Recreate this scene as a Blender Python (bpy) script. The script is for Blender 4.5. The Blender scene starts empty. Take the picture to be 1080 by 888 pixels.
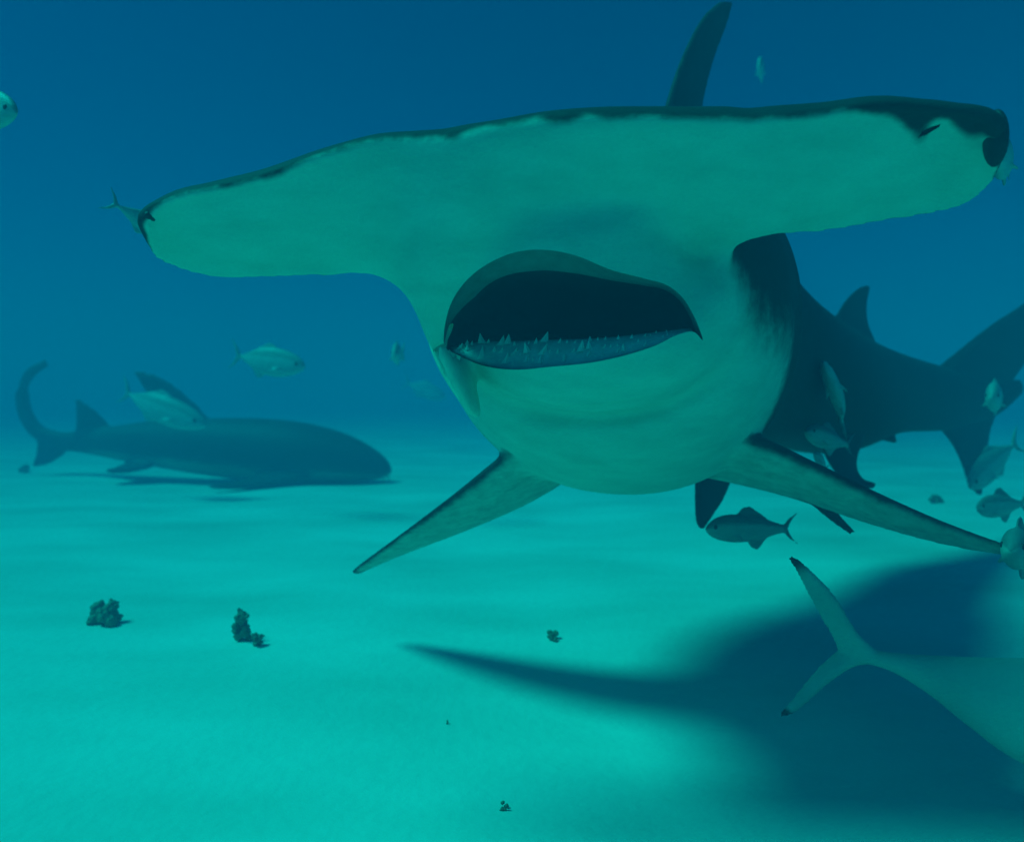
import bpy, bmesh, math, random
import numpy as np
from mathutils import Vector, kdtree, noise

random.seed(7)
rng = np.random.default_rng(7)
SC = bpy.context.scene
COL = SC.collection

# ------------------------------------------------------------------ camera
F = 760.0 / 1080.0            # focal length in frame widths
EYE = 0.65                    # lens height over the sand
HOR = 420.0                   # row of the horizon in a 1080 x 888 frame
cam = bpy.data.cameras.new('camera')
cam_o = bpy.data.objects.new('camera', cam)
COL.objects.link(cam_o)
cam.sensor_fit = 'HORIZONTAL'
cam.sensor_width = 36.0
cam.lens = 36.0 * F
cam.shift_y = -(444.0 - HOR) / 1080.0
cam.clip_start = 0.02
cam.dof.use_dof = True
cam.dof.focus_distance = 1.15
cam.dof.aperture_fstop = 3.0
cam.clip_end = 400.0
cam_o.location = (0, 0, EYE)
cam_o.rotation_euler = (math.pi / 2, 0, 0)
SC.camera = cam_o

# ------------------------------------------------------------------ light
# everything here is some metres under water: sun and sky have lost their red on the way down
TO_SUN = Vector((-0.67, -0.05, 1.0)).normalized()
ELEV = math.asin(TO_SUN.z)
world = bpy.data.worlds.new('World')
SC.world = world
world.use_nodes = True
nt = world.node_tree
nt.nodes.clear()
sky = nt.nodes.new('ShaderNodeTexSky')
sky.sky_type = 'NISHITA'
sky.sun_disc = False
sky.sun_elevation = ELEV
sky.sun_rotation = math.atan2(TO_SUN.x, TO_SUN.y)
tint = nt.nodes.new('ShaderNodeMix')
tint.data_type = 'RGBA'
tint.blend_type = 'MULTIPLY'
tint.inputs[0].default_value = 1.0
tint.inputs[7].default_value = (0.0, 0.135, 0.31, 1)
bg = nt.nodes.new('ShaderNodeBackground')
bg.inputs['Strength'].default_value = 0.105
wo = nt.nodes.new('ShaderNodeOutputWorld')
nt.links.new(sky.outputs[0], tint.inputs[6])
nt.links.new(tint.outputs[2], bg.inputs['Color'])
nt.links.new(bg.outputs[0], wo.inputs[0])

sun = bpy.data.lights.new('sun', 'SUN')
sun_o = bpy.data.objects.new('sun', sun)
COL.objects.link(sun_o)
sun.energy = 3.6
sun.angle = math.radians(16.0)          # widened by the rippled surface
sun.color = (0.004, 1.0, 0.80)
sun_o.rotation_euler = TO_SUN.to_track_quat('Z', 'Y').to_euler()
sun_o.location = TO_SUN * 20

SC.view_settings.view_transform = 'Standard'
SC.view_settings.look = 'None'
SC.view_settings.exposure = 0.25
SC.view_settings.gamma = 1.0
SC.view_settings.use_curve_mapping = False
SC.render.engine = 'CYCLES'
SC.cycles.use_denoising = True
SC.cycles.max_bounces = 8
SC.cycles.volume_bounces = 2
SC.cycles.caustics_reflective = False
SC.cycles.caustics_refractive = False

WATER_DENSITY = 0.16
WATER_COLOR = (0.004, 0.31, 0.555, 1)


# ------------------------------------------------------------------ helpers
def W(px, py, d):
    """point at distance d along the view axis, given where it shows in the photo"""
    return Vector(((px - 540.0) / 760.0 * d, d, EYE - (py - HOR) / 760.0 * d))


def catmull(pts, n):
    """resample rows of numbers smoothly to n rows"""
    P = np.array(pts, float)
    m = len(P)
    if m == 2:
        t = np.linspace(0, 1, n)[:, None]
        return P[0] * (1 - t) + P[1] * t
    dd = np.maximum(np.linalg.norm(np.diff(P[:, :3], axis=0), axis=1), 1e-6) ** 0.5
    T = np.concatenate([[0], np.cumsum(dd)])
    tan = np.zeros_like(P)
    for i in range(m):
        if i == 0:
            tan[i] = (P[1] - P[0]) / dd[0]
        elif i == m - 1:
            tan[i] = (P[-1] - P[-2]) / dd[-1]
        else:
            a = (P[i] - P[i - 1]) / dd[i - 1]
            b = (P[i + 1] - P[i]) / dd[i]
            tan[i] = (a * dd[i] + b * dd[i - 1]) / (dd[i - 1] + dd[i])
    out = []
    for t in np.linspace(0, T[-1], n):
        i = min(int(np.searchsorted(T, t, side='right')) - 1, m - 2)
        h = dd[i]
        u = (t - T[i]) / h
        u2, u3 = u * u, u * u * u
        out.append((2 * u3 - 3 * u2 + 1) * P[i] + (u3 - 2 * u2 + u) * h * tan[i]
                   + (-2 * u3 + 3 * u2) * P[i + 1] + (u3 - u2) * h * tan[i + 1])
    return np.array(out)


class Soup:
    """closed shells gathered to be grown into one skin; every vertex carries a pigment 0..1"""

    def __init__(self):
        self.v, self.f, self.p = [], [], []

    def shell(self, rings, pig):
        base = len(self.v)
        n = len(rings[0])
        for r, pr in zip(rings, pig):
            for q, w in zip(r, pr):
                self.v.append(tuple(q))
                self.p.append(float(w))
        for k in range(len(rings) - 1):
            for j in range(n):
                a = base + k * n + j
                b = base + k * n + (j + 1) % n
                self.f.append((a, b, b + n, a + n))
        for k, rev in ((0, True), (len(rings) - 1, False)):
            c = np.mean(np.array([tuple(x) for x in rings[k]]), axis=0)
            ci = len(self.v)
            self.v.append(tuple(c))
            self.p.append(float(np.mean(pig[k])))
            for j in range(n):
                a = base + k * n + j
                b = base + k * n + (j + 1) % n
                self.f.append((b, a, ci) if rev else (a, b, ci))


def tube(soup, stations, n=64, m=40, pigment=None, up=(0, 0, 1), power=2.0):
    """stations: x,y,z,half_width,half_height along the spine"""
    S = catmull(stations, m)
    tang = np.gradient(S[:, :3], axis=0)
    rings, pig = [], []
    upv = Vector(up)
    for k in range(m):
        t = Vector(tang[k]).normalized()
        right = t.cross(upv).normalized()
        u = right.cross(t).normalized()
        c = Vector(S[k, :3])
        a, b = max(S[k, 3], 1e-4), max(S[k, 4], 1e-4)
        ring, pr = [], []
        for j in range(n):
            th = 2 * math.pi * j / n
            cs, sn = math.cos(th), math.sin(th)
            e = 2.0 / power
            x = a * math.copysign(abs(cs) ** e, cs)
            y = b * math.copysign(abs(sn) ** e, sn)
            ring.append(c + right * x + u * y)
            pr.append(pigment(k / (m - 1), sn, cs) if pigment else 1.0)
        rings.append(ring)
        pig.append(pr)
    soup.shell(rings, pig)


EDGE = [0.0]       # least half thickness of a fin, so its rim survives the skin's voxels


def blade(soup, lead, trail, thick, n=22, m=26, bias=0.5, pigment=None, sharp=0.5):
    """a fin or a wing: lead and trail are lists of points root to tip, thick = (root, tip) or list"""
    L = catmull([tuple(p) for p in lead], m)
    T = catmull([tuple(p) for p in trail], m)
    th = np.interp(np.linspace(0, 1, m), np.linspace(0, 1, len(thick)), thick)
    mid = (L + T) / 2
    span = np.gradient(mid, axis=0)
    rings, pig = [], []
    half = n // 2
    for k in range(m):
        l, t = Vector(L[k]), Vector(T[k])
        ch = t - l
        nrm = ch.cross(Vector(span[k])).normalized()
        ring, pr = [], []
        w = min(th[k], ch.length * 0.9)
        for j in range(n):
            if j < half:
                s, side = j / half, 1
            else:
                s, side = 1 - (j - half) / half, -1
            prof = 2.6 * (max(s, 0) ** (sharp if side > 0 else 0.5) * (1 - s) * 0.9 + 0.10 * math.sqrt(max(s * (1 - s), 0)))
            off = w * prof * (bias if side > 0 else (1 - bias))
            if 0 < s < 1:
                off = max(off, EDGE[0])
            ring.append(l + ch * s + nrm * (off * side))
            pr.append(pigment(k / (m - 1), s, side) if pigment else 1.0)
        rings.append(ring)
        pig.append(pr)
    soup.shell(rings, pig)


def grow(name, soup, voxel, smooth=6, smooth_fn=None):
    """one continuous skin over all shells of the soup (voxel union), then relaxed"""
    me = bpy.data.meshes.new(name)
    me.from_pydata(soup.v, [], soup.f)
    bm = bmesh.new()
    bm.from_mesh(me)
    bmesh.ops.recalc_face_normals(bm, faces=bm.faces)
    bm.to_mesh(me)
    bm.free()
    soup.n = [v.normal.copy() for v in me.vertices]
    tmp = bpy.data.objects.new('tmp', me)
    COL.objects.link(tmp)
    md = tmp.modifiers.new('r', 'REMESH')
    md.mode = 'VOXEL'
    md.voxel_size = voxel
    md.use_smooth_shade = True
    dg = bpy.context.evaluated_depsgraph_get()
    out = bpy.data.meshes.new_from_object(tmp.evaluated_get(dg))
    bpy.data.objects.remove(tmp)
    bpy.data.meshes.remove(me)
    out.name = name
    relax(out, smooth, smooth_fn)
    return out


def relax(me, it, wfn=None):
    n = len(me.vertices)
    co = np.empty(n * 3)
    me.vertices.foreach_get('co', co)
    co = co.reshape(-1, 3)
    ed = np.empty(len(me.edges) * 2, int)
    me.edges.foreach_get('vertices', ed)
    ed = ed.reshape(-1, 2)
    deg = np.bincount(ed.ravel(), minlength=n).astype(float)[:, None]

    def step(c, w):
        s = np.zeros_like(c)
        for a in range(3):
            s[:, a] = np.bincount(ed[:, 0], c[ed[:, 1], a], minlength=n) + np.bincount(ed[:, 1], c[ed[:, 0], a], minlength=n)
        return c + w * (s / np.maximum(deg, 1) - c)
    for _ in range(it):                      # taubin: relaxes the voxel steps without shrinking
        co = step(co, 0.55)
        co = step(co, -0.50)
    if wfn is not None:
        w, reps = wfn(co)
        w = w[:, None]
        for _ in range(reps):
            co = step(co, 0.6 * w)
    me.vertices.foreach_set('co', co.ravel())
    me.update()


def paint(me, soup):
    """carry the pigment over to the grown skin as a point attribute"""
    kd = kdtree.KDTree(len(soup.v))
    for i, v in enumerate(soup.v):
        kd.insert(v, i)
    kd.balance()
    vals = np.empty(len(me.vertices), np.float32)
    for i, v in enumerate(me.vertices):
        s = w = 0.0
        near = kd.find_n(v.co, 14)
        same = [x for x in near if soup.n[x[1]].dot(v.normal) > 0.35]
        for co, k, d in (same or near)[:4]:
            q = 1.0 / (d + 1e-3)
            s += q * soup.p[k]
            w += q
        vals[i] = s / w
    ed = np.empty(len(me.edges) * 2, int)
    me.edges.foreach_get('vertices', ed)
    ed = ed.reshape(-1, 2)
    dg = np.maximum(np.bincount(ed.ravel(), minlength=len(vals)), 1)
    for _ in range(3):
        vals = 0.4 * vals + 0.6 * (np.bincount(ed[:, 0], vals[ed[:, 1]], len(vals)) + np.bincount(ed[:, 1], vals[ed[:, 0]], len(vals))) / dg
    vals = vals.astype(np.float32)
    at = me.attributes.get('pigment') or me.attributes.new('pigment', 'FLOAT', 'POINT')
    at.data.foreach_set('value', vals)


def link(name, me, mat=None, parent=None, label=None, cat=None, group=None, kind=None):
    o = bpy.data.objects.new(name, me)
    COL.objects.link(o)
    if mat is not None and me is not None:
        if not me.materials:
            me.materials.append(mat)
    if parent is not None:
        o.parent = parent
    for k, v in (('label', label), ('category', cat), ('group', group), ('kind', kind)):
        if v:
            o[k] = v
    return o


def sphere_mesh(name, center, radii, seg=20, rot=None):
    bm = bmesh.new()
    bmesh.ops.create_uvsphere(bm, u_segments=seg, v_segments=seg // 2, radius=1.0)
    for v in bm.verts:
        c = Vector((v.co.x * radii[0], v.co.y * radii[1], v.co.z * radii[2]))
        if rot is not None:
            c = rot @ c
        v.co = c + Vector(center)
    for f in bm.faces:
        f.smooth = True
    me = bpy.data.meshes.new(name)
    bm.to_mesh(me)
    bm.free()
    return me


def sstep(a, b, x):
    t = min(1.0, max(0.0, (x - a) / (b - a)))
    return t * t * (3 - 2 * t)


# ------------------------------------------------------------------ materials
def skin(name, pale, dark, rough=0.5, ragged=0.25, scale=18.0, blotch=0.10, fine=140.0, bump=0.0015):
    m = bpy.data.materials.new(name)
    m.use_nodes = True
    t = m.node_tree
    b = t.nodes['Principled BSDF']
    b.inputs['Roughness'].default_value = rough
    b.inputs['Specular IOR Level'].default_value = 0.25
    at = t.nodes.new('ShaderNodeAttribute')
    at.attribute_name = 'pigment'
    tc = t.nodes.new('ShaderNodeTexCoord')
    n1 = t.nodes.new('ShaderNodeTexNoise')
    n1.inputs['Scale'].default_value = scale
    n1.inputs['Detail'].default_value = 6
    n1.inputs['Roughness'].default_value = 0.62
    t.links.new(tc.outputs['Object'], n1.inputs['Vector'])
    ma = t.nodes.new('ShaderNodeMath')
    ma.operation = 'MULTIPLY_ADD'
    ma.inputs[1].default_value = ragged * 4
    ma.inputs[2].default_value = -ragged * 2
    t.links.new(n1.outputs['Fac'], ma.inputs[0])
    ad = t.nodes.new('ShaderNodeMath')
    t.links.new(at.outputs['Fac'], ad.inputs[0])
    t.links.new(ma.outputs[0], ad.inputs[1])
    rp = t.nodes.new('ShaderNodeMapRange')
    rp.interpolation_type = 'SMOOTHSTEP'
    rp.inputs['From Min'].default_value = 0.15
    rp.inputs['From Max'].default_value = 0.85
    t.links.new(ad.outputs[0], rp.inputs['Value'])
    mx = t.nodes.new('ShaderNodeMix')
    mx.data_type = 'RGBA'
    mx.inputs[6].default_value = (*pale, 1)
    mx.inputs[7].default_value = (*dark, 1)
    t.links.new(rp.outputs[0], mx.inputs[0])
    n2 = t.nodes.new('ShaderNodeTexNoise')
    n2.inputs['Scale'].default_value = scale * 0.35
    n2.inputs['Detail'].default_value = 5
    mp = t.nodes.new('ShaderNodeMapping')
    mp.inputs['Scale'].default_value = (0.8, 1.4, 2.2)
    t.links.new(tc.outputs['Object'], mp.inputs['Vector'])
    t.links.new(mp.outputs[0], n2.inputs['Vector'])
    r2 = t.nodes.new('ShaderNodeMapRange')
    r2.inputs['From Min'].default_value = 0.3
    r2.inputs['From Max'].default_value = 0.7
    r2.inputs['To Min'].default_value = 1 - blotch
    r2.inputs['To Max'].default_value = 1 + blotch
    t.links.new(n2.outputs['Fac'], r2.inputs['Value'])
    mu = t.nodes.new('ShaderNodeMix')
    mu.data_type = 'RGBA'
    mu.blend_type = 'MULTIPLY'
    mu.inputs[0].default_value = 1
    t.links.new(mx.outputs[2], mu.inputs[6])
    t.links.new(r2.outputs[0], mu.inputs[7])
    t.links.new(mu.outputs[2], b.inputs['Base Color'])
    n3 = t.nodes.new('ShaderNodeTexNoise')
    n3.inputs['Scale'].default_value = fine
    n3.inputs['Detail'].default_value = 3
    t.links.new(tc.outputs['Object'], n3.inputs['Vector'])
    bp = t.nodes.new('ShaderNodeBump')
    bp.inputs['Distance'].default_value = bump
    bp.inputs['Strength'].default_value = 0.6
    t.links.new(n3.outputs['Fac'], bp.inputs['Height'])
    t.links.new(bp.outputs[0], b.inputs['Normal'])
    return m


def plain(name, col, rough=0.5, var=0.15, scale=40.0, spec=0.3):
    m = bpy.data.materials.new(name)
    m.use_nodes = True
    t = m.node_tree
    b = t.nodes['Principled BSDF']
    b.inputs['Roughness'].default_value = rough
    b.inputs['Specular IOR Level'].default_value = spec
    tc = t.nodes.new('ShaderNodeTexCoord')
    n = t.nodes.new('ShaderNodeTexNoise')
    n.inputs['Scale'].default_value = scale
    n.inputs['Detail'].default_value = 5
    t.links.new(tc.outputs['Object'], n.inputs['Vector'])
    mx = t.nodes.new('ShaderNodeMix')
    mx.data_type = 'RGBA'
    mx.inputs[6].default_value = (*[c * (1 - var) for c in col], 1)
    mx.inputs[7].default_value = (*[min(1, c * (1 + var)) for c in col], 1)
    t.links.new(n.outputs['Fac'], mx.inputs[0])
    t.links.new(mx.outputs[2], b.inputs['Base Color'])
    return m


M_HAMMER = skin('hammerhead_skin', (0.69, 0.67, 0.52), (0.027, 0.028, 0.029), 0.75, 0.13, 34.0, 0.10)
M_MOUTH = plain('mouth_lining_shaded', (0.035, 0.025, 0.025), 0.45, 0.25, 25)  # shade of the deep gape put into the colour, beside the paler lip
M_LIP = plain('lip_lining', (0.24, 0.21, 0.19), 0.5, 0.35, 35)
M_GUM = plain('gum', (0.62, 0.58, 0.54), 0.45, 0.35, 50)
M_TOOTH = plain('tooth', (0.75, 0.72, 0.62), 0.3, 0.1, 60)
M_EYE = plain('eye_black', (0.010, 0.010, 0.012), 0.6, 0.2, 60, 0.5)
M_NURSE = skin('nurse_shark_skin', (0.30, 0.25, 0.18), (0.042, 0.036, 0.028), 0.6, 0.16, 6.0, 0.30)
M_REEF = skin('reef_shark_skin', (0.46, 0.46, 0.40), (0.010, 0.010, 0.010), 0.5, 0.10, 14.0, 0.10)
M_JACK = skin('silver_fish_skin', (0.50, 0.50, 0.45), (0.30, 0.31, 0.28), 0.45, 0.10, 30.0, 0.10)
M_DARKFISH = skin('dark_fish_skin', (0.44, 0.44, 0.38), (0.19, 0.19, 0.18), 0.5, 0.10, 30.0, 0.12)
M_WEED = plain('dead_weed', (0.19, 0.20, 0.12), 0.7, 0.5, 30)

# ------------------------------------------------------------------ setting: sand sheet
def sand_height(x, y):
    h = 0.010 * np.sin(x * 2.1 + 0.6 * np.sin(y * 1.3)) * np.cos(y * 1.7 + 0.5)
    h += 0.006 * np.sin(x * 5.3 + y * 2.2 + 1.2 * np.sin(x * 1.1))
    h += 0.004 * np.sin(y * 7.9 - x * 3.1 + 1.5 * np.sin(y * 0.9 + 2))
    return h


def make_sand():
    nx, ny = 280, 280
    u = np.linspace(-1, 1, nx)
    x = 40 * np.sinh(4.6 * u) / math.sinh(4.6)
    v = np.linspace(0, 1, ny)
    y = -14 + 74 * (0.5 * v + 0.5 * v ** 3)
    # fine spacing where the lens looks
    y = np.sort(np.concatenate([np.linspace(-14, 0.4, 40), np.linspace(0.45, 8, 170), 8 + 52 * np.linspace(0.01, 1, 70) ** 1.7]))
    ny = len(y)
    X, Y = np.meshgrid(x, y)
    Z = sand_height(X, Y)
    co = np.stack([X, Y, Z], -1).reshape(-1, 3)
    idx = np.arange(nx * ny).reshape(ny, nx)
    faces = np.stack([idx[:-1, :-1], idx[:-1, 1:], idx[1:, 1:], idx[1:, :-1]], -1).reshape(-1, 4)
    me = bpy.data.meshes.new('sand')
    me.from_pydata(co.tolist(), [], faces.tolist())
    me.polygons.foreach_set('use_smooth', np.ones(len(me.polygons), bool))
    m = bpy.data.materials.new('sand')
    m.use_nodes = True
    t = m.node_tree
    b = t.nodes['Principled BSDF']
    b.inputs['Roughness'].default_value = 0.95
    b.inputs['Specular IOR Level'].default_value = 0.1
    tc = t.nodes.new('ShaderNodeTexCoord')
    mp = t.nodes.new('ShaderNodeMapping')
    mp.inputs['Scale'].default_value = (1, 2.2, 1)
    t.links.new(tc.outputs['Object'], mp.inputs['Vector'])
    n1 = t.nodes.new('ShaderNodeTexNoise')
    n1.inputs['Scale'].default_value = 0.9
    n1.inputs['Detail'].default_value = 7
    n1.inputs['Roughness'].default_value = 0.5
    t.links.new(mp.outputs[0], n1.inputs['Vector'])
    cr = t.nodes.new('ShaderNodeValToRGB')
    cr.color_ramp.elements[0].position = 0.30
    cr.color_ramp.elements[0].color = (0.56, 0.53, 0.46, 1)
    cr.color_ramp.elements[1].position = 0.66
    cr.color_ramp.elements[1].color = (0.76, 0.73, 0.66, 1)
    t.links.new(n1.outputs['Fac'], cr.inputs[0])
    t.links.new(cr.outputs[0], b.inputs['Base Color'])
    n2 = t.nodes.new('ShaderNodeTexNoise')
    n2.inputs['Scale'].default_value = 34
    n2.inputs['Detail'].default_value = 6
    t.links.new(tc.outputs['Object'], n2.inputs['Vector'])
    bp = t.nodes.new('ShaderNodeBump')
    bp.inputs['Distance'].default_value = 0.006
    bp.inputs['Strength'].default_value = 0.5
    t.links.new(n2.outputs['Fac'], bp.inputs['Height'])
    t.links.new(bp.outputs[0], b.inputs['Normal'])
    link('sand', me, m, kind='structure')


make_sand()


# ------------------------------------------------------------------ the hammerhead
def hammerhead():
    s = Soup()
    EDGE[0] = 0.0048

    def trunk_pig_shade(k, sn, cs):
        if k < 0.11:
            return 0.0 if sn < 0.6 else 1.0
        lim = 0.42 + (-1.15 - 0.42) * sstep(0.22, 0.34, k)  # rear belly painted dark too, standing for the shade beneath
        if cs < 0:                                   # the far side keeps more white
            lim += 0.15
        else:                                        # cheek's own dusk, darkened further with shade painted in
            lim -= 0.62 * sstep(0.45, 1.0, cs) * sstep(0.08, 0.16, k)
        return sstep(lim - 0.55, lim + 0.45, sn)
    st = [(602, 215, 1.02, 80, 45), (603, 270, 1.08, 115, 84), (606, 300, 1.115, 140, 96), (614, 312, 1.15, 156, 118), (622, 310, 1.21, 169, 140),
          (638, 326, 1.36, 185, 173), (652, 340, 1.55, 180, 181), (700, 355, 1.82, 137, 142), (800, 385, 2.2, 80, 87),
          (880, 412, 2.6, 52, 66), (945, 415, 2.95, 28, 42), (1000, 421, 3.2, 18, 32), (1048, 420, 3.4, 9, 18), (1075, 408, 3.5, 4, 8)]
    tube(s, [(*W(a, b, d), hw * d / 760, hh * d / 760) for a, b, d, hw, hh in st], n=96, m=110, pigment=trunk_pig_shade, power=2.15)

    # the hammer: leading edge, trailing edge, thickness, tip to tip
    # flesh joining the left cheek to the jaw corner
    tube(s, [(*W(452, 318, 1.16), .010, .03), (*W(456, 328, 1.20), .018, .11), (*W(464, 347, 1.25), .025, .18), (*W(476, 376, 1.26), .026, .18), (*W(484, 390, 1.29), .008, .08)], n=32, m=34, pigment=lambda *a: 0.0, up=(0, 1, 0))
    wing = [(154, 233, 155, 251, .018), (161, 220, 163, 270, .034), (185, 205, 192, 284, .050), (225, 196, 232, 293, .062),
            (275, 184, 288, 293, .070), (340, 160, 350, 292, .082), (395, 143, 393, 297, .092), (428, 139, 424, 315, .096), (455, 137, 438, 341, .14), (480, 135, 453, 374, .16),
            (520, 128, 505, 340, .105), (580, 120, 575, 300, .108), (640, 118, 640, 288, .096), (700, 120, 700, 284, .090),
            (745, 122, 748, 280, .090), (785, 123, 788, 262, .096), (820, 121, 822, 252, .090), (870, 116, 880, 243, .080), (920, 108, 932, 233, .070),
            (960, 108, 978, 226, .062), (1000, 114, 1018, 215, .052), (1036, 120, 1043, 196, .036), (1055, 138, 1056, 170, .018)]
    L, T, th = [], [], []
    for lx, ly, tx, ty, t in wing:
        u = (lx - 154) / 900.0
        d = 1.045 - 0.165 * u - 0.045 * (1 - (2 * u - 1) ** 2)
        dt = 0.155 * min(1.0, (ty - ly) / 100.0) + 0.0006 * max(0, ty - 300)
        dt = max(dt, {575: .17, 640: .20, 700: .21, 745: .20}.get(lx if lx != 580 else 575, 0))
        L.append(W(lx, ly, d))
        T.append(W(tx, ty, d + dt))
        th.append(t)

    def wing_pig(k, sx, side):
        # side +1 is the pale underside; the dark back laps a little round the leading edge
        if side < 0:
            return 1.0
        lap = 0.012 + 0.045 * max(0.0, noise.noise(Vector((k * 24, 3.1, 0)))) + 0.006 * noise.noise(Vector((k * 60, 7.7, 0)))
        if k > 0.78:
            g = lambda c, w: math.exp(-((k - c) / w) ** 2)
            lap += 0.055 * sstep(0.80, 0.85, k) + 0.20 * g(0.882, 0.014) + 0.17 * sstep(0.915, 0.945, k)
        lap = max(lap, 0.005)
        return 1.0 - sstep(lap * 0.4, lap * 1.7 + 0.015, sx)
    blade(s, L, T, th, n=72, m=150, bias=0.22, sharp=0.8, pigment=wing_pig)

    # pectoral fins, pale below with a dusky edge
    def pec_pig(k, sx, side):
        under = side > 0
        if not under:
            return 1.0
        return max(0.36, 0.85 * (1 - sstep(0.0, 0.07, sx)), 0.65 * sstep(0.80, 1.0, k))

    def pec_pig_l(k, sx, side):
        return pec_pig(k, sx, -side)
    blade(s, [W(575, 452, 1.42), W(532, 480, 1.44), W(480, 521, 1.52), W(425, 562, 1.64), W(385, 592, 1.78), W(371, 603, 1.86)],
          [W(640, 480, 1.72), W(604, 504, 1.72), W(560, 530, 1.73), W(500, 556, 1.77), W(420, 586, 1.84), W(378, 604, 1.88)],
          (.06, .05, .035, .022, .016, .012), m=50, n=34, pigment=pec_pig_l)
    blade(s, [W(745, 452, 1.38), W(803, 466, 1.36), W(850, 487, 1.34), W(920, 520, 1.31), W(990, 550, 1.29), W(1050, 572, 1.28), W(1072, 580, 1.28)],
          [W(730, 500, 1.66), W(800, 516, 1.62), W(850, 530, 1.56), W(920, 553, 1.46), W(990, 572, 1.38), W(1050, 583, 1.32), W(1071, 585, 1.30)],
          (.07, .06, .045, .034, .024, .016, .012), m=60, n=34, pigment=pec_pig)
    blade(s, [W(812, 488, 1.48), W(836, 515, 1.52), W(864, 539, 1.55), W(884, 553, 1.56), W(898, 562, 1.57)],
          [W(868, 505, 1.50), W(874, 522, 1.54), W(884, 540, 1.57), W(893, 553, 1.58), W(901, 562, 1.58)], (.03, .024, .02, .016, .013), m=18)
    # first dorsal, tall and swept
    blade(s, [W(672, 230, 1.60), W(690, 170, 1.64), W(703, 113, 1.70), W(720, 60, 1.77), W(741, 18, 1.85), W(757, 3, 1.91)],
          [W(755, 250, 2.02), W(738, 170, 1.97), W(741, 113, 1.94), W(752, 66, 1.93), W(767, 25, 1.94), W(773, 2, 1.95)],
          (.06, .05, .04, .03, .02, .014), m=40, n=30)
    # second dorsal
    blade(s, [W(862, 368, 2.54), W(878, 338, 2.60), W(892, 316, 2.66), (W(905, 304, 2.71)), W(914, 301, 2.75)],
          [W(935, 385, 2.85), W(924, 360, 2.80), W(916, 342, 2.79), W(914, 322, 2.78), W(917, 302, 2.77)], (.04, .03, .022, .016, .013), m=24)
    # tail
    blade(s, [W(970, 402, 3.10), W(1000, 378, 3.18), W(1040, 346, 3.30), W(1085, 316, 3.45), W(1150, 268, 3.65), W(1215, 220, 3.85)],
          [W(1046, 452, 3.40), W(1058, 420, 3.43), W(1072, 398, 3.47), W(1098, 362, 3.56), W(1155, 292, 3.70), W(1217, 224, 3.86)],
          (.09, .06, .045, .035, .024, .014), m=40)
    blade(s, [W(975, 435, 3.12), W(1002, 466, 3.20), W(1014, 490, 3.28), W(1022, 512, 3.33), W(1032, 522, 3.36)],
          [W(1050, 420, 3.40), W(1046, 450, 3.38), W(1041, 480, 3.37), W(1038, 505, 3.37), W(1035, 522, 3.37)], (.08, .05, .03, .02, .014), m=26)
    # pelvic fins
    blade(s, [W(862, 455, 2.25), W(872, 482, 2.22), W(886, 502, 2.22), W(905, 514, 2.24), W(922, 514, 2.26)],
          [W(915, 455, 2.45), W(905, 482, 2.40), W(905, 497, 2.36), W(912, 506, 2.32), W(924, 510, 2.28)], (.05, .04, .03, .02, .013), m=24)
    blade(s, [W(733, 450, 1.95), W(733, 500, 1.95), W(733, 535, 1.97), W(735, 552, 1.99), W(739, 558, 2.0)],
          [W(790, 465, 2.14), W(775, 500, 2.10), W(763, 527, 2.08), W(750, 546, 2.04), W(742, 557, 2.02)], (.05, .04, .025, .018, .013), m=22)
    blade(s, [W(905, 440, 2.65), W(918, 455, 2.68), W(930, 463, 2.72), W(944, 466, 2.76)],
          [W(950, 440, 2.88), W(945, 452, 2.84), W(944, 460, 2.82), W(946, 466, 2.79)], (.04, .03, .02, .013), m=14)

    crook = [(W(430, 318, 1.10), .10, 1.0), (W(785, 275, 1.06), .08, 0.8), (W(460, 350, 1.16), .09, 1.0), (W(490, 405, 1.2), .12, 1.0), (W(468, 380, 1.19), .07, 1.0), (W(415, 300, 1.1), .08, 1.0), (W(600, 240, 1.02), .16, 1.0), (W(600, 200, 1.0), .16, 0.9), (W(700, 230, 1.0), .14, 0.9), (W(500, 230, 1.0), .14, 0.9),
             (W(560, 490, 1.5), .10, 0.6), (W(800, 490, 1.45), .10, 0.6)]

    def wfn(co):
        w = np.zeros(len(co))
        for c, r, a in crook:
            dd = np.linalg.norm(co - np.array(c), axis=1)
            w = np.maximum(w, a * np.exp(-(dd / r) ** 2 * 1.5))
        return w, 90
    me = grow('body', s, 0.0052, 9, wfn)

    # ---- mouth: cut the open gape out of the skin
    rim = [(468, 366), (469, 345), (475, 322), (486, 303), (503, 286), (525, 273), (550, 265), (578, 264), (608, 270), (645, 285),
           (680, 294), (704, 301), (720, 314), (731, 332), (739, 351), (742, 359), (731, 350), (715, 353), (690, 365), (655, 376), (620, 383), (580, 387),
           (545, 390), (515, 387), (490, 378), (475, 370)]
    inner = [(486, 362), (487, 345), (493, 325), (503, 308), (518, 294), (538, 285), (560, 282), (585, 281), (612, 284), (648, 291),
             (682, 298), (704, 304), (718, 316), (727, 332), (733, 347), (735, 354), (728, 350), (713, 353), (690, 363), (655, 373), (620, 380), (580, 384),
             (545, 386), (520, 383), (503, 376), (492, 368)]

    def loop(pl, n=110):
        P = np.array(pl + [pl[0]], float)
        P3 = np.concatenate([P, np.zeros((len(P), 1))], 1)
        R = catmull(P3, n + 1)[:-1]
        return R[:, :2]
    A, B = loop(rim), loop(inner)
    R_ = np.clip((B[:, 0] - 600) / 130, 0, 1)
    B[:, 0] += 14 * R_
    B[:, 1] -= 7 * R_
    from mathutils.bvhtree import BVHTree
    tree = BVHTree.FromPolygons([v.co for v in me.vertices], [tuple(p.vertices) for p in me.polygons])
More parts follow.
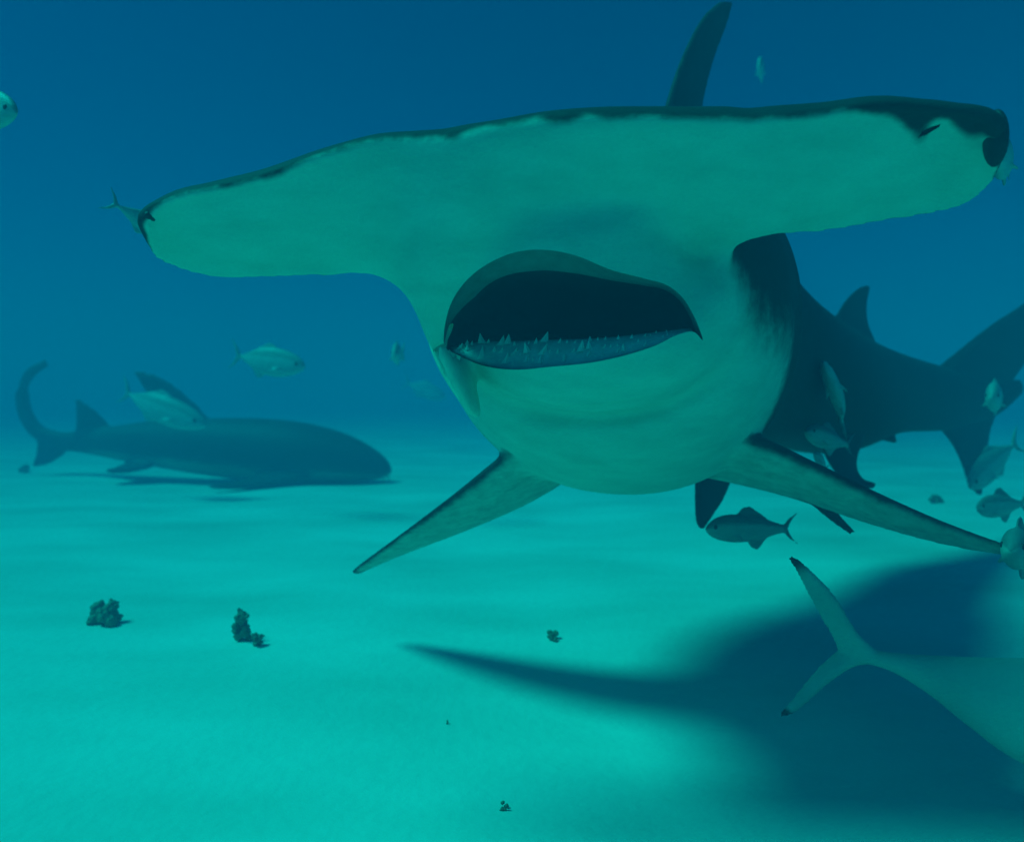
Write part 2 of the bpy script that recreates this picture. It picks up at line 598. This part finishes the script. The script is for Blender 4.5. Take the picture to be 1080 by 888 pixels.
    eye = Vector((0, 0, EYE))

    def surf(px, py):
        dr = (W(px, py, 1.0) - eye).normalized()
        hit = tree.ray_cast(eye, dr)[0]
        return hit.y if hit is not None else 1.06
    sd = np.array([surf(x, y) for x, y in A])
    for _ in range(6):
        sd = (np.roll(sd, 1) + 2 * sd + np.roll(sd, -1)) / 4
    S3 = [W(x, y, d) for (x, y), d in zip(A, sd)]
    # the left corner stays open until well inside
    keep = [min(1.0, max(0.0, (338 - y) / 35.0)) if x < 530 else 1.0 for x, y in A]
    B = A + (B - A) * np.array(keep)[:, None]
    I3 = [Vector(((bx - ax) / 760 * d, 0, -(by - ay) / 760 * d)) for (ax, ay), (bx, by), d in zip(A, B, sd)]
    mid = sum(S3, Vector()) / len(S3)
    c = Soup()
    rings = []
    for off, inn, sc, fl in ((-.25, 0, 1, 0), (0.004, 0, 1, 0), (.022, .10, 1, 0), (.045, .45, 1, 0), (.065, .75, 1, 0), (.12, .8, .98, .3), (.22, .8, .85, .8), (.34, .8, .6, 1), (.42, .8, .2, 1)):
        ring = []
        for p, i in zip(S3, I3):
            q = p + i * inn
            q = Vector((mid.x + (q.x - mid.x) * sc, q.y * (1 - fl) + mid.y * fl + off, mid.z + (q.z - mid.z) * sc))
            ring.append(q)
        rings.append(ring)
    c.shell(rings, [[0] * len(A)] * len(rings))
    nA = len(A)
    cm = bpy.data.meshes.new('cut')
    cm.from_pydata(c.v, [], c.f)
    bm = bmesh.new()
    bm.from_mesh(cm)
    bmesh.ops.recalc_face_normals(bm, faces=bm.faces)
    bm.to_mesh(cm)
    bm.free()
    for p in cm.polygons:
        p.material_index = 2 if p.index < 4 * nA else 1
        p.use_smooth = True

    # nostril slit and eye creases at the right end of the hammer
    def wedge(pts, d0, d1):
        bmw = bmesh.new()
        va = [bmw.verts.new(W(x, y, d0)) for x, y in pts]
        cx, cy = np.mean(pts, axis=0)
        vb = [bmw.verts.new(W(cx + (x - cx) * .4, cy + (y - cy) * .4, d1)) for x, y in pts]
        n = len(pts)
        bmw.faces.new(va)
        bmw.faces.new(vb[::-1])
        for i in range(n):
            bmw.faces.new((va[i], vb[i], vb[(i + 1) % n], va[(i + 1) % n]))
        bmesh.ops.recalc_face_normals(bmw, faces=bmw.faces)
        mw = bpy.data.meshes.new('cut')
        bmw.to_mesh(mw)
        bmw.free()
        for p in mw.polygons:
            p.material_index = 1
        return mw
    cuts = [cm,
            wedge([(958, 152), (966, 139), (985, 131), (1001, 126), (998, 132), (975, 146)], 0.80, 0.945),
            wedge([(1012, 183), (1026, 176), (1040, 165), (1047, 166), (1036, 178)], 0.80, 0.945)]
    me.materials.append(M_HAMMER)
    me.materials.append(M_MOUTH)
    me.materials.append(M_LIP)
    work = bpy.data.objects.new('work', me)
    COL.objects.link(work)
    objs = []
    for q in cuts:
        q.materials.append(M_HAMMER)
        q.materials.append(M_MOUTH)
        q.materials.append(M_LIP)
        co = bpy.data.objects.new('cutter', q)
        COL.objects.link(co)
        md = work.modifiers.new('b', 'BOOLEAN')
        md.operation = 'DIFFERENCE'
        md.solver = 'EXACT'
        md.material_mode = 'INDEX'
        md.object = co
        objs.append(co)
    dg = bpy.context.evaluated_depsgraph_get()
    out = bpy.data.meshes.new_from_object(work.evaluated_get(dg))
    bpy.data.objects.remove(work)
    for o in objs:
        q = o.data
        bpy.data.objects.remove(o)
        bpy.data.meshes.remove(q)
    out.name = 'body'
    out.set_sharp_from_angle(angle=math.radians(48))
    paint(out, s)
    root = bpy.data.objects.new('hammerhead_shark', None)
    COL.objects.link(root)
    root['label'] = 'huge pale-bellied hammerhead shark with gaping mouth swimming towards the viewer'
    root['category'] = 'shark'
    root.location = (0, 0, 0)
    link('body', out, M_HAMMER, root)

    # lower jaw gum: a ridge lying inside the lower lip
    def X(px, py, d):
        return W(px, py, d)
    g = Soup()
    top = [(476, 366), (500, 361), (560, 359), (640, 356), (695, 350), (728, 346)]
    bot = [(477, 371), (500, 382), (548, 393), (625, 385), (695, 366), (732, 352)]
    Tp = catmull([(a, b, 0) for a, b in top], 40)
    Bp = catmull([(a, b, 0) for a, b in bot], 40)
    lipd = np.array([surf(b[0], b[1] + 5) for b in Bp])
    for _ in range(20):
        lipd[1:-1] = (lipd[:-2] + 2 * lipd[1:-1] + lipd[2:]) / 4
    rings = []
    for k in range(40):
        ring = []
        for j in range(14):
            a = 2 * math.pi * j / 14
            f = 0.5 - 0.5 * math.cos(a)
            y = Bp[k, 1] * (1 - f) + Tp[k, 1] * f
            ring.append(X(Tp[k, 0] * f + Bp[k, 0] * (1 - f), y, lipd[k] + 0.020 - 0.016 * math.sin(a) + 0.022 * f))
        rings.append(ring)
    g.shell(rings, [[0] * 14] * 40)
    gm = bpy.data.meshes.new('lower_gum')
    gm.from_pydata(g.v, [], g.f)
    bm = bmesh.new()
    bm.from_mesh(gm)
    bmesh.ops.recalc_face_normals(bm, faces=bm.faces)
    bm.to_mesh(gm)
    bm.free()
    gm.polygons.foreach_set('use_smooth', np.ones(len(gm.polygons), bool))
    link('lower_gum', gm, M_GUM, root)
    # teeth: three loose rows of slanting points
    bm = bmesh.new()
    for row in range(3):
        for k in range(26):
            u = 0.05 + 0.90 * (k + 0.5 * (row % 2) + random.uniform(-.2, .2)) / 26
            if random.random() < 0.12:
                continue
            i = min(39, int(u * 39))
            f = (0.30, 0.58, 0.88)[row] + random.uniform(-.06, .06)
            y = Bp[i, 1] * (1 - f) + Tp[i, 1] * f
            x = Bp[i, 0] * (1 - f) + Tp[i, 0] * f
            a = math.acos(1 - 2 * f)
            base = X(x, y, lipd[i] + 0.020 - 0.015 * math.sin(a) + 0.022 * f)
            h = random.choice((0.005, 0.007, 0.009, 0.011, 0.015)) * (1.15 if u < 0.6 else 0.8) * (1.0 if 0.15 < u < 0.8 else 0.6)
            w = h * 0.42
            tip = base + Vector((random.uniform(-.3, .5) * h, -0.25 * h + (0.3 * h if row == 2 else 0), h))
            vs = [bm.verts.new(base + Vector(o)) for o in ((-w, 0, 0), (0, -w * .6, 0), (w, 0, 0), (0, w * .6, 0))]
            tv = bm.verts.new(tip)
            for q in range(4):
                bm.faces.new((vs[q], vs[(q + 1) % 4], tv))
    tm = bpy.data.meshes.new('teeth')
    bm.to_mesh(tm)
    bm.free()
    link('teeth', tm, M_TOOTH, root, kind='stuff')
    # eyes at the two ends of the hammer
    link('eye', sphere_mesh('eye', W(1050, 146, 0.905), (.011, .020, .036)), M_EYE, root)
    link('eye', sphere_mesh('eye', W(160, 229, 1.058), (.009, .016, .009)), M_EYE, root)
    return root


hammerhead()


# ------------------------------------------------------------------ nurse shark resting on the sand
def nurse_shark():
    s = Soup()
    EDGE[0] = 0.015
    st = [(413, 491, 5.45, 2, 1), (409, 490, 5.46, 7, .9), (400, 487, 5.48, 13, 1.0), (385, 482.5, 5.5, 19, 1.15), (360, 477, 5.52, 26, 1.15), (320, 472, 5.55, 32, 1.1), (270, 468, 5.6, 33, 1.05),
          (220, 465, 5.65, 30, 1.0), (170, 462, 5.75, 25, .95), (130, 461, 5.85, 19, .9), (95, 460, 5.95, 13, .8), (60, 458, 6.05, 9, .7),
          (38, 448, 6.1, 8, .7), (26, 428, 6.12, 8, .6), (24, 406, 6.12, 7, .6), (32, 388, 6.1, 6, .6), (50, 377, 6.08, 4, .6)]
    pig = lambda k, sn, cs: max(sstep(0.55, 0.70, k), sstep(-0.75, -0.25, sn))
    tube(s, [(*W(a, b, d), h * r * d / 760, h * d / 760) for a, b, d, h, r in st], n=48, m=110, pigment=pig, up=(0.2, 0.0, 1))
    D = 5.72
    blade(s, [W(224, 438, D), W(198, 412, D), W(168, 391, D), W(143, 384, D)], [W(158, 450, D), W(158, 420, D), W(148, 398, D), W(140, 386, D)], (.08, .06, .045, .03), m=20)
    D = 5.9
    blade(s, [W(122, 450, D), W(104, 430, D), W(88, 418, D), W(80, 414, D)], [W(76, 458, D), W(80, 438, D), W(80, 424, D), W(78, 415, D)], (.07, .05, .04, .03), m=16)
    D = 6.05
    blade(s, [W(80, 462, D), W(66, 476, D), W(52, 484, D), W(36, 487, D)], [W(38, 450, D), W(38, 466, D), W(36, 478, D), W(34, 486, D)], (.07, .05, .04, .03), m=16)
    # pelvic and pectoral fins laid flat over the sand
    blade(s, [W(165, 484, 5.6), W(140, 490, 5.45), W(115, 491, 5.35)], [W(130, 484, 5.75), W(120, 488, 5.6), W(112, 490, 5.45)], (.06, .04, .03), m=12)
    blade(s, [W(335, 496, 5.35), W(290, 504, 5.15), W(250, 507, 5.02), W(222, 507, 4.98)], [W(270, 494, 5.4), W(255, 500, 5.25), W(238, 504, 5.12), W(220, 506, 5.04)], (.07, .05, .04, .03), m=18)
    me = grow('nurse_shark', s, 0.020, 6)
    paint(me, s)
    root = bpy.data.objects.new('nurse_shark', None)
    COL.objects.link(root)
    root['label'] = 'brown nurse shark resting on the sand at left with its tail curled up'
    root['category'] = 'shark'
    root.location = (0, 0, -0.045)
    link('body', me, M_NURSE, root)
    link('eye', sphere_mesh('eye', W(392, 478, 5.36), (.016, .012, .016), 12), M_EYE, root)
    for dx, dy in ((404, 497), (409, 496)):
        b = Soup()
        tube(b, [(*W(dx, dy - 2, 5.40), .008, .008), (*W(dx + 1, dy + 2, 5.38), .006, .006), (*W(dx + 1, dy + 6, 5.37), .003, .003)], n=8, m=8)
        bm_ = bpy.data.meshes.new('barbel')
        bm_.from_pydata(b.v, [], b.f)
        link('barbel', bm_, M_NURSE, root)


nurse_shark()


# ------------------------------------------------------------------ small reef shark passing below, tail to the left
def reef_shark():
    s = Soup()
    EDGE[0] = 0.0034
    st = [(*W(893, 688, 1.27), .006, .012), (*W(915, 692, 1.24), .010, .013), (*W(945, 699, 1.20), .014, .017), (*W(985, 712, 1.165), .024, .033),
          (*W(1035, 731, 1.12), .045, .058), (*W(1090, 750, 1.08), .066, .080), (0.93, 0.97, .175, .080, .092), (1.08, 0.85, .18, .083, .092),
          (1.22, .74, .185, .074, .078), (1.34, .645, .19, .055, .05), (1.42, .585, .195, .028, .024), (1.44, .57, .196, .006, .006)]
    pig = lambda k, sn, cs: 0.12
    tube(s, st, n=48, m=90, pigment=pig)
    tip = lambda a, b: (lambda k, sx, side: 0.12 + 0.88 * sstep(a, b, k))
    blade(s, [W(935, 694, 1.21), W(906, 668, 1.24), W(884, 632, 1.26), W(860, 605, 1.28), W(842, 590, 1.29), W(834, 587, 1.295)],
          [W(884, 700, 1.29), W(880, 678, 1.29), W(868, 656, 1.29), W(850, 622, 1.30), W(838, 599, 1.30), W(831, 588, 1.30)],
          (.022, .014, .011, .010, .008, .007), m=36, pigment=tip(.66, .95))
    blade(s, [W(935, 700, 1.21), W(903, 703, 1.25), W(877, 719, 1.27), W(853, 740, 1.285), W(836, 753, 1.295), W(826, 756, 1.30)],
          [W(890, 682, 1.28), W(879, 688, 1.29), W(860, 706, 1.295), W(842, 728, 1.30), W(829, 744, 1.30), W(821, 754, 1.305)],
          (.022, .014, .011, .010, .008, .007), m=36, pigment=tip(.80, .93))
    # dorsal fins, pectorals and pelvics farther forward (mostly outside the frame)
    blade(s, [(1.10, .84, .25), (1.05, .88, .33), (1.00, .92, .38), (.97, .94, .40)], [(.99, .93, .25), (.975, .945, .32), (.965, .95, .37), (.965, .945, .40)], (.022, .016, .011, .008), m=20, pigment=tip(.7, .95))
    blade(s, [(1.22, .79, .15), (1.20, .88, .11), (1.15, .97, .08), (1.11, 1.01, .07)], [(1.12, .87, .15), (1.11, .93, .12), (1.10, .98, .09), (1.10, 1.01, .075)], (.02, .015, .011, .008), m=20, pigment=tip(.7, .95))
    blade(s, [(1.19, .70, .15), (1.10, .66, .11), (1.00, .64, .08), (.95, .64, .07)], [(1.08, .79, .15), (1.03, .74, .12), (.97, .67, .09), (.95, .645, .075)], (.02, .015, .011, .008), m=20, pigment=tip(.7, .95))
    me = grow('reef_shark', s, 0.0042, 6)
    paint(me, s)
    root = bpy.data.objects.new('reef_shark', None)
    COL.objects.link(root)
    root['label'] = 'small pale shark with black-tipped tail fin passing low over the sand at lower right'
    root['category'] = 'shark'
    link('body', me, M_REEF, root)
    for sd in (-1, 1):
        link('eye', sphere_mesh('eye', Vector((1.37, .62, .20)) + Vector((.033 * sd, .043 * sd, .006)), (.010, .010, .010), 12), M_EYE, root)


reef_shark()


# ------------------------------------------------------------------ small fish
def fish_mesh(name, kind, bend=0.0):
    """length 1 along +X, nose at +0.5; back up +Z"""
    s = Soup()
    EDGE[0] = 0.009
    if kind == 'jack':
        prof = [(.50, .0, .005, .004), (.47, .005, .045, .025), (.40, .01, .095, .05), (.28, .01, .140, .065), (.12, .005, .165, .072), (-.05, .0, .150, .066),
                (-.20, .0, .105, .046), (-.30, .0, .055, .026), (-.36, .0, .028, .016), (-.42, .0, .022, .012)]
        tail = (.20, .18)
    else:
        prof = [(.50, -.01, .008, .006), (.47, -.005, .045, .035), (.40, .0, .090, .06), (.28, .005, .125, .075), (.12, .0, .135, .078), (-.05, .0, .120, .068),
                (-.20, .0, .090, .05), (-.30, .0, .062, .03), (-.36, .0, .048, .02), (-.42, .0, .044, .014)]
        tail = (.17, .15)
    P = lambda k, sn, cs: sstep(.05, .75, sn)
    tube(s, [(x, 0, z, w, h) for x, z, h, w in prof], n=36, m=44, pigment=P)
    up, dn = tail
    t0 = (.045, .03, .02)
    blade(s, [(-.37, 0, .0), (-.44, 0, up * .55), (-.54, 0, up)], [(-.43, 0, -.01), (-.47, 0, up * .45), (-.545, 0, up * .96)], t0, m=14, pigment=lambda *a: .75)
    blade(s, [(-.37, 0, .0), (-.44, 0, -dn * .55), (-.54, 0, -dn)], [(-.43, 0, .01), (-.47, 0, -dn * .45), (-.545, 0, -dn * .96)], t0, m=14, pigment=lambda *a: .75)
    blade(s, [(.14, 0, .13), (.06, 0, .20), (-.02, 0, .215)], [(-.26, 0, .06), (-.18, 0, .12), (-.06, 0, .19)], (.03, .025, .02), m=14, pigment=lambda *a: .8)
    blade(s, [(.02, 0, -.12), (-.05, 0, -.19), (-.10, 0, -.21)], [(-.26, 0, -.05), (-.20, 0, -.11), (-.13, 0, -.19)], (.03, .025, .02), m=14, pigment=lambda *a: .5)
    for sd in (-1, 1):
        blade(s, [(.24, .05 * sd, -.03), (.16, .09 * sd, -.07), (.09, .11 * sd, -.10)], [(.20, .05 * sd, -.06), (.12, .08 * sd, -.10), (.085, .105 * sd, -.105)], (.025, .02, .018), m=10, pigment=lambda *a: .4)
    me = grow(name, s, 0.0125, 4)
    paint(me, s)
    if bend:
        for v in me.vertices:
            q = max(0.0, 0.15 - v.co.x)
            v.co.y += bend * q * q
    return me


FISH = {'jack': fish_mesh('jack', 'jack'), 'jack_a': fish_mesh('jack', 'jack', 0.20), 'jack_b': fish_mesh('jack', 'jack', -0.18), 'chub': fish_mesh('chub', 'chub', 0.25)}
EYEM = {}
for k, (x, z, y) in {'jack': (.405, .030, .046), 'chub': (.405, .025, .052)}.items():
    EYEM[k] = sphere_mesh('fish_eye', (0, 0, 0), (.022, .012, .022), 12)
EYEP = {'jack': (.405, .030, .046), 'chub': (.405, .025, .054)}


def fish(nose, tail, label, kind='jack', mat=M_JACK, roll=0.0, fat=1.0, tall=1.0):
    """a fish whose nose and tail tip stand at two points of the water"""
    n, t = Vector(nose), Vector(tail)
    ax = (n - t)
    ln = ax.length
    ax.normalize()
    from mathutils import Matrix
    side = Vector((0, 0, 1)).cross(ax)
    if side.length < 0.05:
        side = Vector((0, 1, 0))
    side.normalize()
    up = ax.cross(side).normalized()
    R = Matrix((ax, side, up)).transposed()
    R = R @ Matrix.Rotation(roll, 3, 'X')
    root = bpy.data.objects.new('fish', None)
    COL.objects.link(root)
    c = n - ax * (ln * 0.4785)
    root.matrix_world = Matrix.Translation(c) @ R.to_4x4() @ Matrix.Diagonal((ln / 1.045, ln / 1.045 * fat, ln / 1.045 * tall, 1))
    root['label'] = label
    root['category'] = 'fish'
    root['group'] = 'small fish around the sharks'
    b = bpy.data.objects.new('body', FISH[kind])
    COL.objects.link(b)
    b.parent = root
    if not FISH[kind].materials:
        FISH[kind].materials.append(mat)
    b.material_slots[0].link = 'OBJECT'
    b.material_slots[0].material = mat
    kind = kind.split('_')[0]
    ex, ez, ey = EYEP[kind]
    for sd in (-1, 1):
        e = bpy.data.objects.new('eye', EYEM[kind])
        COL.objects.link(e)
        if not EYEM[kind].materials:
            EYEM[kind].materials.append(M_EYE)
        e.parent = root
        e.location = (ex, ey * sd, ez)
    return root


fish(W(322, 388, 3.9), W(241, 374, 4.05), 'silvery oval fish alone in open water above the head of the nurse shark', tall=1.0)
fish(W(416, 374, 3.6), W(421, 372, 3.95), 'tiny pale fish seen end-on in open water just left of the big jaw', 'jack_a', fat=1.0)
fish(W(218, 450, 4.6), W(116, 410, 4.8), 'pale slender fish slanting down across the back of the nurse shark', 'jack_a', tall=0.75)
fish(W(205, 262, 1.75), W(108, 210, 1.65), 'faint fish half hidden behind the left tip of the hammer', 'jack_b', tall=0.8)
fish(W(18, 120, 1.5), W(-60, 112, 1.6), 'pale fish cut off by the left edge of the picture', tall=1.1)
fish(W(801, 68, 4.2), W(804, 80, 4.55), 'faint sliver of a fish high in blue water right of the tall dorsal fin', fat=.8)
fish(W(1050, 165, 1.25), W(1064, 168, 1.45), 'pale fish peeping out behind the right tip of the hammer', tall=1.0)
fish(W(868, 382, 1.85), W(897, 452, 2.0), 'pale fish swimming nose up against the dark flank of the hammerhead', 'jack_b', roll=0.5)
fish(W(858, 478, 1.75), W(874, 496, 1.80), 'smallest bright fish, tucked between pectoral and pelvic fin of the hammerhead')
fish(W(850, 455, 1.95), W(892, 470, 2.1), 'dim greenish fish low on the flank of the hammerhead', kind='chub', mat=M_DARKFISH)
fish(W(1046, 420, 2.75), W(1052, 418, 3.0), 'pale greenish oval fish facing the viewer in front of the tail of the hammerhead', fat=1.3, tall=1.2)
fish(W(1022, 515, 2.95), W(1070, 462, 3.1), 'bluish fish nosing down beside the lower tail lobe of the hammerhead', 'jack_a', tall=1.1)
fish(W(1030, 536, 2.3), W(1080, 530, 2.35), 'dark fish with wide forked tail under the tail of the hammerhead', kind='chub', mat=M_DARKFISH, tall=1.5)
fish(W(1066, 580, 1.22), W(1082, 577, 1.40), 'dark round fish at the tip of the right pectoral fin', kind='chub', mat=M_DARKFISH, fat=1.2, tall=1.2)
fish(W(744, 558, 1.70), W(836, 556, 1.74), 'dark-backed fish swimming left beneath the belly of the hammerhead', kind='chub', mat=M_DARKFISH, tall=1.15)
fish(W(470, 420, 9.0), W(424, 402, 9.2), 'faint distant fish low over the sand left of the big jaw')


# ------------------------------------------------------------------ dead weed and crumbs lying on the sand
def weed(px, py, w, h, label, lumps=14, leaves=8, lean=0.0):
    """a ragged clump: soft lobes heaped to a width and height, with a few torn leaves"""
    d = EYE * 760.0 / (py - HOR)
    base = W(px, py, d)
    base.z = float(sand_height(base.x, base.y))
    s = Soup()
    for k in range(lumps):
        u = random.random()
        r = min(w, h * 1.3) * random.uniform(.16, .30)
        c = Vector((random.uniform(-.5, .5) * (w - r) * (1 - .4 * u) + lean * u * w, random.uniform(-.3, .3) * w, max(r * .3, u * (h - r))))
        ax = Vector((random.uniform(-1, 1), random.uniform(-1, 1), random.uniform(0, 1.5))).normalized() * r * random.uniform(.6, 1.3)
        tube(s, [(*(c - ax), .1 * r, .1 * r), (*(c - ax * .6), .55 * r, .5 * r), (*c, .75 * r, .62 * r), (*(c + ax * .6), .5 * r, .45 * r), (*(c + ax), .08 * r, .08 * r)], n=10, m=9, up=(.3, .2, 1))
    for k in range(0):
        p0 = Vector((random.uniform(-.45, .45) * w, random.uniform(-.3, .3) * w, random.uniform(0, .6) * h))
        ln = max(w, h) * random.uniform(.25, .55)
        dr = Vector((random.uniform(-1, 1), random.uniform(-.6, .6), random.uniform(0, 1.0))).normalized()
        cu = Vector((random.uniform(-1, 1), random.uniform(-1, 1), -random.uniform(.2, 1.0)))
        q = min(w, h) * random.uniform(.06, .12)
        pts = [p0 + dr * ln * u + cu * ln * .35 * u * u for u in (0, .33, .66, 1)]
        sd = dr.cross(Vector((random.uniform(-1, 1), random.uniform(-1, 1), .3))).normalized()
        ww = [q * .5, q, q * .85, q * .25]
        blade(s, [p - sd * x for p, x in zip(pts, ww)], [p + sd * x for p, x in zip(pts, ww)], (q * .6,) * 4, n=8, m=8)
    me = grow('weed_clump', s, min(w, h) / 22.0, 2)
    for v in me.vertices:
        v.co += v.normal * (noise.noise(v.co * (6.0 / min(w, h))) * 0.13 + noise.noise(v.co * (15.0 / min(w, h))) * 0.06) * min(w, h)
    o = link('weed_clump', me, M_WEED, label=label, cat='seaweed', group='scraps of weed on the sand')
    o.location = base


weed(110, 658, .100, .065, 'broad low clump of dead weed, farthest left on the open sand', 18, 10)
weed(256, 676, .055, .090, 'upright stump of dead weed on the sand below the nurse shark', 34, 8)
weed(272, 683, .038, .040, 'small crumb of weed touching the right foot of the upright weed stump', 9, 5)
weed(583, 672, .048, .032, 'small scrap of weed on the sand below the belly of the hammerhead', 8, 5)
weed(473, 762, .010, .008, 'tiny speck of weed on the sand under the long fin shadow', 4, 3)
weed(532, 853, .018, .012, 'little dark crumb of weed nearest the lens at the bottom', 6, 4)
weed(985, 530, .12, .06, 'faint distant weed clump on the sand under the tail of the hammerhead', 10, 6)
weed(25, 498, .10, .09, 'faint weed scrap on the sand left of the nurse shark', 8, 6)

# ------------------------------------------------------------------ the water itself
bm = bmesh.new()
bmesh.ops.create_cube(bm, size=1.0)
for v in bm.verts:
    v.co = Vector((v.co.x * 84, 23 + v.co.y * 78, 0.6 + v.co.z * 3.2))
hm = bpy.data.meshes.new('haze')
bm.to_mesh(hm)
bm.free()
mh = bpy.data.materials.new('water_haze')
mh.use_nodes = True
t = mh.node_tree
t.nodes.clear()
pv = t.nodes.new('ShaderNodeVolumePrincipled')
pv.inputs['Color'].default_value = WATER_COLOR
pv.inputs['Density'].default_value = WATER_DENSITY
pv.inputs['Anisotropy'].default_value = 0.0
ou = t.nodes.new('ShaderNodeOutputMaterial')
t.links.new(pv.outputs[0], ou.inputs['Volume'])
link('haze', hm, mh, kind='stuff')
